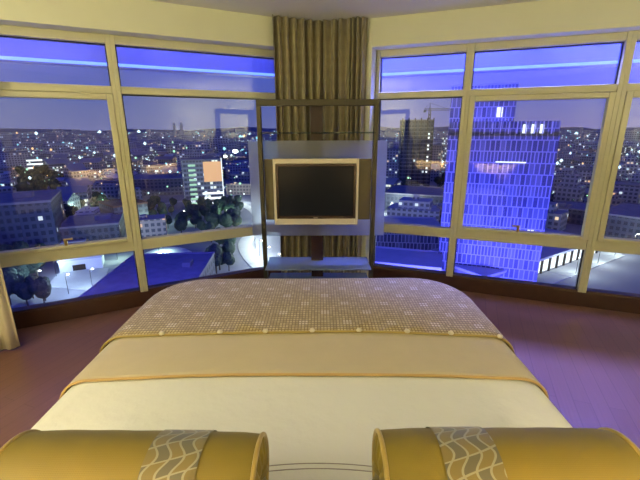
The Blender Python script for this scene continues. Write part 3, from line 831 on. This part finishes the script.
# right-hand side heroes
h, W, H = hero(382, 452, 212, 196, 46, 'broad dark blue flat roofed hall in front of the unfinished tower', wall='fac_dark', roof='roof', rot=-7, name='flat_roof_hall', hut=False)
h, W, H = hero(541, 562, 224, 209, 16, 'white lit block with bright front right of the blue tower', wall='white_wall', roof='roof', rot=-10, name='white_block')
MB().span((-W*.3, -.3, 0), (-W*.12, -.05, 3)).build('lit_door', M['lit_green'], h)
hero(556, 604, 226, 212, 30, 'dark flat roofed shed right of the white lit block', wall='fac_dark', roof='roof', rot=-8, name='dark_shed')
hero(548, 600, 206, 194, 34, 'wide dark roofed hall behind the white lit block', wall='fac_dark', roof='roof', rot=-14, name='dark_hall', hut=False)
hero(578, 604, 190, 172, 14, 'grey slab block standing at the right mullion', wall='fac_pale', rot=10, name='mullion_block')
hero(612, 660, 205, 188, 26, 'long pale block at the far right window', wall='fac_pale', rot=-4, name='far_right_block')
hero(600, 690, 244, 222, 50, 'wide dark roofed hall low in the far right window', wall='fac_dark', roof='roof', rot=-10, name='wide_dark_hall', hut=False)
hero(440, 449, 172, 137, 12, 'slim lit high rise beside the blue tower', wall='fac_office', name='slim_high_rise')
hero(385, 397, 182, 150, 16, 'pale mid rise left of the unfinished tower', wall='fac_pale', name='pale_mid_rise')
hero(428, 440, 178, 146, 14, 'warm lit mid rise right of the unfinished tower', wall='fac_warm', name='warm_mid_rise')
for px, lab in ((173.5, 'left of the twin slim pale towers on the skyline'), (180.5, 'right of the twin slim pale towers on the skyline')):
    a, b_ = at(px, 123, 2600), at(px, 134, 2600)
    e = empty('skyline_tower', (a.x, 2600, GZ), 0, lab, 'tower', 'twin skyline towers')
    MB().span((-7, 0, 0), (7, 14, a.z-GZ)).build('shaft', M['roof_pale'], e)
    MB().box((0, 7, a.z-GZ+3), (5, 5, 6)).build('cap', M['roof_pale'], e)

# ---- roads
def road(pix, wdt, label, name='road'):
    P = [G(*p) for p in pix]; Q = []
    for i in range(len(P)-1):
        p0, p1, p2, p3 = P[max(i-1, 0)], P[i], P[i+1], P[min(i+2, len(P)-1)]
        for k in range(6):
            t = k/6
            Q.append(.5*((2*p1)+(p2-p0)*t+(2*p0-5*p1+4*p2-p3)*t*t+(3*p1-p0-3*p2+p3)*t**3))
    Q.append(P[-1]); vs = []
    for i, q in enumerate(Q):
        t = (Q[min(i+1, len(Q)-1)]-Q[max(i-1, 0)]).normalized(); n = Vector((-t.y, t.x, 0))*wdt/2
        for d, z in ((-1, 0), (1, 0), (1, .3), (-1, .3)): vs.append((q.x+n.x*d, q.y+n.y*d, GZ+z))
    N = len(Q); fs = [(0, 1, 2, 3), tuple(4*(N-1)+k for k in (3, 2, 1, 0))]
    for i in range(N-1):
        for k in range(4): fs.append((4*i+k, 4*i+(k+1) % 4, 4*i+4+(k+1) % 4, 4*i+4+k))
    o = MB().add(vs, fs).build(name, M['asphalt']); tag(o, label, 'road')
    for q in Q[::2]: occupied.append((q.x, q.y, wdt*.5+9))
    return Q
rd1 = road([(222, 199), (240, 204), (254, 211), (258, 220), (252, 232), (245, 243), (248, 254), (258, 265), (272, 276)], 7.5, 'brightly lit curving road beside the park in the left windows')
rd2 = road([(376, 216), (400, 214), (425, 211), (452, 205)], 9, 'lit street in front of the dark blue hall in the right window')
rd3 = road([(560, 276), (590, 262), (615, 252), (660, 236)], 8, 'bright white road running past the tower podium at lower right')
rd4 = road([(120, 214), (150, 206), (190, 200), (222, 199)], 6, 'dim street between the hall and the park in the left window')
# floodlit courtyard, lower far left pane
ca = [G(46, 286), G(100, 291), G(108, 268), G(62, 268)]
tag(MB().prism([(p.x, p.y) for p in ca], GZ, GZ+.3).build('courtyard', M['asphalt']), 'floodlit pale courtyard in the lower far left pane', 'courtyard')
for p in ca: occupied.append((p.x, p.y, 14))
keep(75, 278, 26)

# ---- street lamps
lampP = None
def lamp(pt, label, group, en=0, h=8, color=(.85, 1, .95)):
    global lampP
    if lampP is None:
        e = empty('street_lamp', (0, 0, 0))
        MB().tube([(0, 0, 0), (0, 0, h-.5), (.3, 0, h), (1.2, 0, h+.1)], .10, 6).build('pole', M['dark_metal'], e)
        MB().lathe([(.1, h-.25), (.42, h-.2), (.45, h+.05), (.15, h+.2)], 10, (1.2, 0, 0)).build('lamp_head', M['lamp_head'], e)
        lampP = e
    else:
        e = lampP.copy(); col.objects.link(e)
        for ch in lampP.children:
            c = ch.copy(); c.parent = e; col.objects.link(c)
    e.location = (pt.x, pt.y, GZ); tag(e, label, 'street lamp', group)
    if en: light('street_lamp_bulb', 'POINT', (pt.x+1.2, pt.y, GZ+h-.8), en, color, shadow_soft_size=.5)
    return e
n1 = len(rd1)
for i in range(1, n1, 4):
    q = rd1[i]; lamp(q+Vector((5.0, 0, 0)), 'street lamp along the brightly lit curving road', 'lamps on the curving road', 8000)
for px, py in ((390, 214), (403, 214), (424, 212)):
    lamp(G(px, py), 'white street lamp on the lit street before the dark blue hall', 'lamps before the dark blue hall', 9000)
for px, py in ((575, 275), (597, 265), (614, 257), (632, 250)):
    lamp(G(px, py), 'street lamp along the bright road past the podium', 'lamps on the podium road', 5000)
for px, py, en in ((40, 289, 5000), (68, 293, 4000), (56, 276, 3000), (92, 287, 4500)):
    lamp(G(px, py), 'floodlight lamp around the pale courtyard', 'lamps around the courtyard', en, color=(.55, .75, 1))
for px, py, lab in ((97, 213, 'green tinged street lamp beside the dark flat hall'), (74, 216, 'white street lamp left of the dark flat hall'),
                    (226, 221, 'green tinged street lamp in the park'), (183, 222, 'street lamp on the park path'), (117, 259, 'street lamp beside the bright courtyard pavilion'),
                    (160, 262, 'street lamp beside the pale sports dome'), (150, 230, 'street lamp by the tiled roof building'), (548, 221, 'street lamp before the white lit block')):
    lamp(G(px, py), lab, None, 5000, color=(.65, 1, .75))
for px, py, lab in ((236, 162, 'tall bright floodlight mast in the left window'), (226, 166, 'lower bright floodlight mast in the left window')):
    g = G(px, py); e = empty('floodlight_mast', g, 0, lab, 'floodlight')
    D = g.y; hh = at(px, 151 if px > 230 else 156, D).z-GZ
    MB().box((0, 0, hh/2), (.8, .8, hh)).build('mast', M['dark_metal'], e)
    MB().lathe([(1, -3.4), (4.4, -2), (5.2, 0), (4.4, 2), (1, 3.4)] if px > 230 else [(1, -2), (2.8, -1), (3, 0), (2.8, 1), (1, 2)], 12, (0, -1, hh)).build('floodlight_head', M['lamp_head'], e, smooth=True)
# lit blue/red vehicles' place at the end of the bright road
g = G(624, 251)
e = empty('signal_post', g, 0, 'red traffic signal at the end of the bright road', 'traffic light')
MB().box((0, 0, 2), (.2, .2, 4)).build('post', M['dark_metal'], e)
MB().lathe([(.1, -.8), (.8, -.4), (.8, .4), (.1, .8)], 10, (0, -.2, 4.4)).build('lens', M['red_light'], e)

# ---- trees
def tree_mesh(seed, hgt, rad):
    rnd = random.Random(seed); bm = bmesh.new()
    for k in range(7):
        a = rnd.uniform(0, 6.28); d = rad*.45*rnd.random()
        r_ = rad*rnd.uniform(.45, .75)
        bmesh.ops.create_icosphere(bm, subdivisions=3, radius=r_, matrix=Matrix.Translation((d*math.cos(a), d*math.sin(a), hgt*rnd.uniform(.48, .82))))
    for v in bm.verts:
        n = v.co.normalized(); v.co += n*rnd.uniform(-.09, .09)*rad
    me = bpy.data.meshes.new('crown'); bm.to_mesh(me); bm.free(); me.materials.append(M['leaf']); return me
tp = []
for sd in range(4):
    e = empty('tree'); c = bpy.data.objects.new('crown', tree_mesh(sd, 8+sd, 3.2+.3*sd)); col.objects.link(c); c.parent = e
    MB().tube([(0, 0, 0), (.1, 0, 2.5), (0, .1, 5)], .28, 6).build('trunk', M['bark'], e); tp.append(e)
usedt = set()
def tree(g, label, group, s):
    i = random.randrange(4); src = tp[i]
    if i not in usedt: usedt.add(i); e = src
    else:
        e = src.copy(); col.objects.link(e)
        for ch in src.children:
            c = ch.copy(); c.parent = e; col.objects.link(c)
    e.location = g; e.scale = (s, s, s); e.rotation_euler = (0, 0, random.uniform(0, 6))
    tag(e, label, 'tree', group)
def grove(box, n, label, group, s=(0.8, 1.25), clear=7):
    x0, y0, x1, y1 = box; c = 0; tries = 0
    while c < n and tries < 900:
        tries += 1
        g = G(random.uniform(x0, x1), random.uniform(y0, y1))
        if any((g.x-o[0])**2+(g.y-o[1])**2 < (o[2]*.62)**2 for o in occupied): continue
        occupied.append((g.x, g.y, clear)); tree(g, label, group, random.uniform(*s)); c += 1
grove((150, 206, 244, 236), 46, 'dark leafy tree in the park inside the road curve', 'park trees')
grove((208, 238, 234, 274), 12, 'tree on the verge beside the curving road', 'verge trees')
grove((18, 176, 62, 206), 34, 'dark tree in the wooded patch of the far left window', 'wooded patch trees', (1, 1.6), 9)
grove((8, 262, 46, 306), 22, 'tree left of the floodlit courtyard', 'courtyard trees')
grove((66, 206, 112, 226), 12, 'tree behind the dark flat hall', 'hall trees')
grove((392, 184, 450, 196), 10, 'tree at the foot of the unfinished tower', 'site trees', (1, 1.5))

# ---- filler blocks of the city, out to the skyline
def proto(kind):
    m = MB()
    if kind == 0: m.span((-.5, 0, 0), (.5, 1, 1)); m.span((-.2, .3, 1), (.15, .6, 1.12))
    elif kind == 1: m.span((-.5, 0, 0), (.5, .6, 1)); m.span((-.5, .6, 0), (-.1, 1.1, .8)); m.span((-.3, .2, 1), (-.1, .4, 1.1))
    elif kind == 2: m.span((-.5, 0, 0), (.5, 1, .7)); m.span((-.3, .15, .7), (.3, .85, 1)); m.span((-.06, .45, 1), (.06, .55, 1.2))
    else:
        m.span((-.5, 0, 0), (.5, 1, .8)); m.add([(-.53, -.03, .8), (.53, -.03, .8), (.53, 1.03, .8), (-.53, 1.03, .8), (-.53, .5, 1.1), (.53, .5, 1.1)],
                                                [(0, 1, 5, 4), (3, 4, 5, 2), (0, 4, 3), (1, 2, 5), (0, 3, 2, 1)])
    return m
MATS = ['fac_grey', 'fac_pale', 'fac_warm', 'fac_office']
WORDS = ['grey', 'pale', 'warm lit', 'office']
KIND = ['flat roofed', 'stepped wing', 'set back', 'gabled']
cnt = 0
def filler(D0, D1, n, hmul, left):
    global cnt
    c = 0; tries = 0
    while c < n and tries < n*40:
        tries += 1
        D = D0*(D1/D0)**random.random()
        lat = random.uniform(-.98, -.13) if left else random.uniform(.13, .98)
        x = lat*D; wd = random.uniform(14, 34)*(1+D/2500); dp = random.uniform(12, 22)*(1+D/2500); hg = random.uniform(7, 20)*hmul*(1.6 if random.random() < .12 else 1)
        rad = wd*.62
        if any((x-o[0])**2+(D-o[1])**2 < (o[2]+rad)**2*.72 for o in occupied): continue
        occupied.append((x, D, rad)); c += 1; cnt += 1
        k = random.randrange(4); mi = random.choices(range(4), (4, 3, 2, 2))[0]
        mb = proto(k); mb.v = [(v[0]*wd, v[1]*dp, v[2]*hg) for v in mb.v]
        o = mb.build('city_block', M[MATS[mi]]); o.location = (x, D, GZ); o.rotation_euler = (0, 0, -math.atan2(x, D)+random.uniform(-.6, .6))
        side = 'left' if left else 'right'; far = 'near' if D < 420 else 'distant'
        tag(o, '%s %s %s block among the city buildings in the %s windows' % (far, WORDS[mi], KIND[k], side), 'building', '%s %s %s blocks %s' % (far, WORDS[mi], KIND[k], side))
filler(200, 420, 42, .9, True); filler(230, 420, 34, .9, False)
filler(420, 860, 95, 1.0, True); filler(420, 860, 80, 1.0, False)
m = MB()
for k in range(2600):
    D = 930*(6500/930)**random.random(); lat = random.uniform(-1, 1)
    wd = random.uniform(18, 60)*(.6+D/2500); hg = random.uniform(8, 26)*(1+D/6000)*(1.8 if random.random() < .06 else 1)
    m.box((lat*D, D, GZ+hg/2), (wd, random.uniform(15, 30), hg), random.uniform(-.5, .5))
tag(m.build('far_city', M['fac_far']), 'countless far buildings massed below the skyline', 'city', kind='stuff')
# low hills on the skyline
m = MB(); vs = []; fs = []; n = 160
for i in range(n+1):
    lat = -1.3+2.6*i/n; D = 7200
    hh = 40+50*(.5+.5*math.sin(lat*5+1))*(1 if lat < .2 else .6)+18*math.sin(lat*23)+9*math.sin(lat*61)
    vs += [(lat*D, D-500, GZ), (lat*D, D, GZ+hh+30), (lat*D, D+900, GZ+hh*.9+30), (lat*D, D+1700, GZ)]
for i in range(n):
    for k in range(3): fs.append((4*i+k, 4*i+4+k, 4*i+5+k, 4*i+1+k))
tag(MB().add(vs, fs).build('hills', M['ground'], smooth=True), kind='structure')

# ---- the countless small lights of the city
def dots(name, mat, n, D0, D1, px, label, seed, gold=None):
    rnd = random.Random(seed); m = MB()
    clusters = [(rnd.uniform(-1, 1), D0*(D1/D0)**rnd.random()) for _ in range(26)]
    for k in range(n):
        if rnd.random() < .6:
            cl = rnd.choice(clusters); lat = cl[0]+rnd.gauss(0, .05); D = cl[1]*math.exp(rnd.gauss(0, .10))
        else: lat = rnd.uniform(-1, 1); D = D0*(D1/D0)**rnd.random()
        if D < D0: continue
        r_ = D/F*px*(.5+rnd.random()**3*1.6)*.5
        z = GZ+rnd.uniform(5, 24)*(1+D/4000)
        x = lat*D; y = D-rnd.uniform(0, 30)
        m.add([(x-r_, y, z), (x+r_, y, z), (x, y-r_, z), (x, y+r_, z), (x, y, z-r_), (x, y, z+r_)],
              [(0, 2, 5), (2, 1, 5), (1, 3, 5), (3, 0, 5), (2, 0, 4), (1, 2, 4), (3, 1, 4), (0, 3, 4)])
    tag(m.build(name, M[mat]), label, 'city lights', kind='stuff')
dots('white_lights', 'dot_white', 520, 330, 5200, 1.8, 'countless small white lights scattered over the night city', 1)
dots('cyan_lights', 'dot_cyan', 520, 330, 5200, 1.8, 'countless small cyan lights scattered over the night city', 2)
dots('amber_lights', 'dot_warm', 230, 420, 5600, 1.4, 'countless small amber lights scattered over the night city', 3)
dots('green_lights', 'dot_green', 180, 260, 1500, 1.5, 'small green lights scattered over the night city', 4)

# ---- floodlights that wash the tower and the near roofs in blue
for sx_, zz in ((-26, 2), (30, 2), (2, 2)):
    p = tw.matrix_basis @ Vector((sx_, -48, zz)); q = tw.matrix_basis @ Vector((sx_*.3, 0, 46))
    light('tower_floodlight', 'SPOT', p, 190000, (.10, .105, 1), target=q, spot_size=R(115), spot_blend=.6, shadow_soft_size=1.0)
for sx_ in (-12, 0):
    p = tw.matrix_basis @ Vector((sx_, 2, HT+1)); q = tw.matrix_basis @ Vector((sx_-2, 13, HT+9))
    light('tower_floodlight', 'SPOT', p, 9000, (.10, .105, 1), target=q, spot_size=R(130), spot_blend=.6, shadow_soft_size=.3)
for px, py, en in ((172, 300, 170000), (110, 300, 60000), (405, 300, 200000), (650, 275, 70000), (20, 262, 22000)):
    g = G(px, py)
    p = Vector((g.x*.55, g.y*.55, -14))
    light('facade_floodlight', 'SPOT', p, en, (.10, .10, 1), target=(g.x*1.1, g.y*1.1, GZ+6), spot_size=R(80), spot_blend=.7, shadow_soft_size=.6)
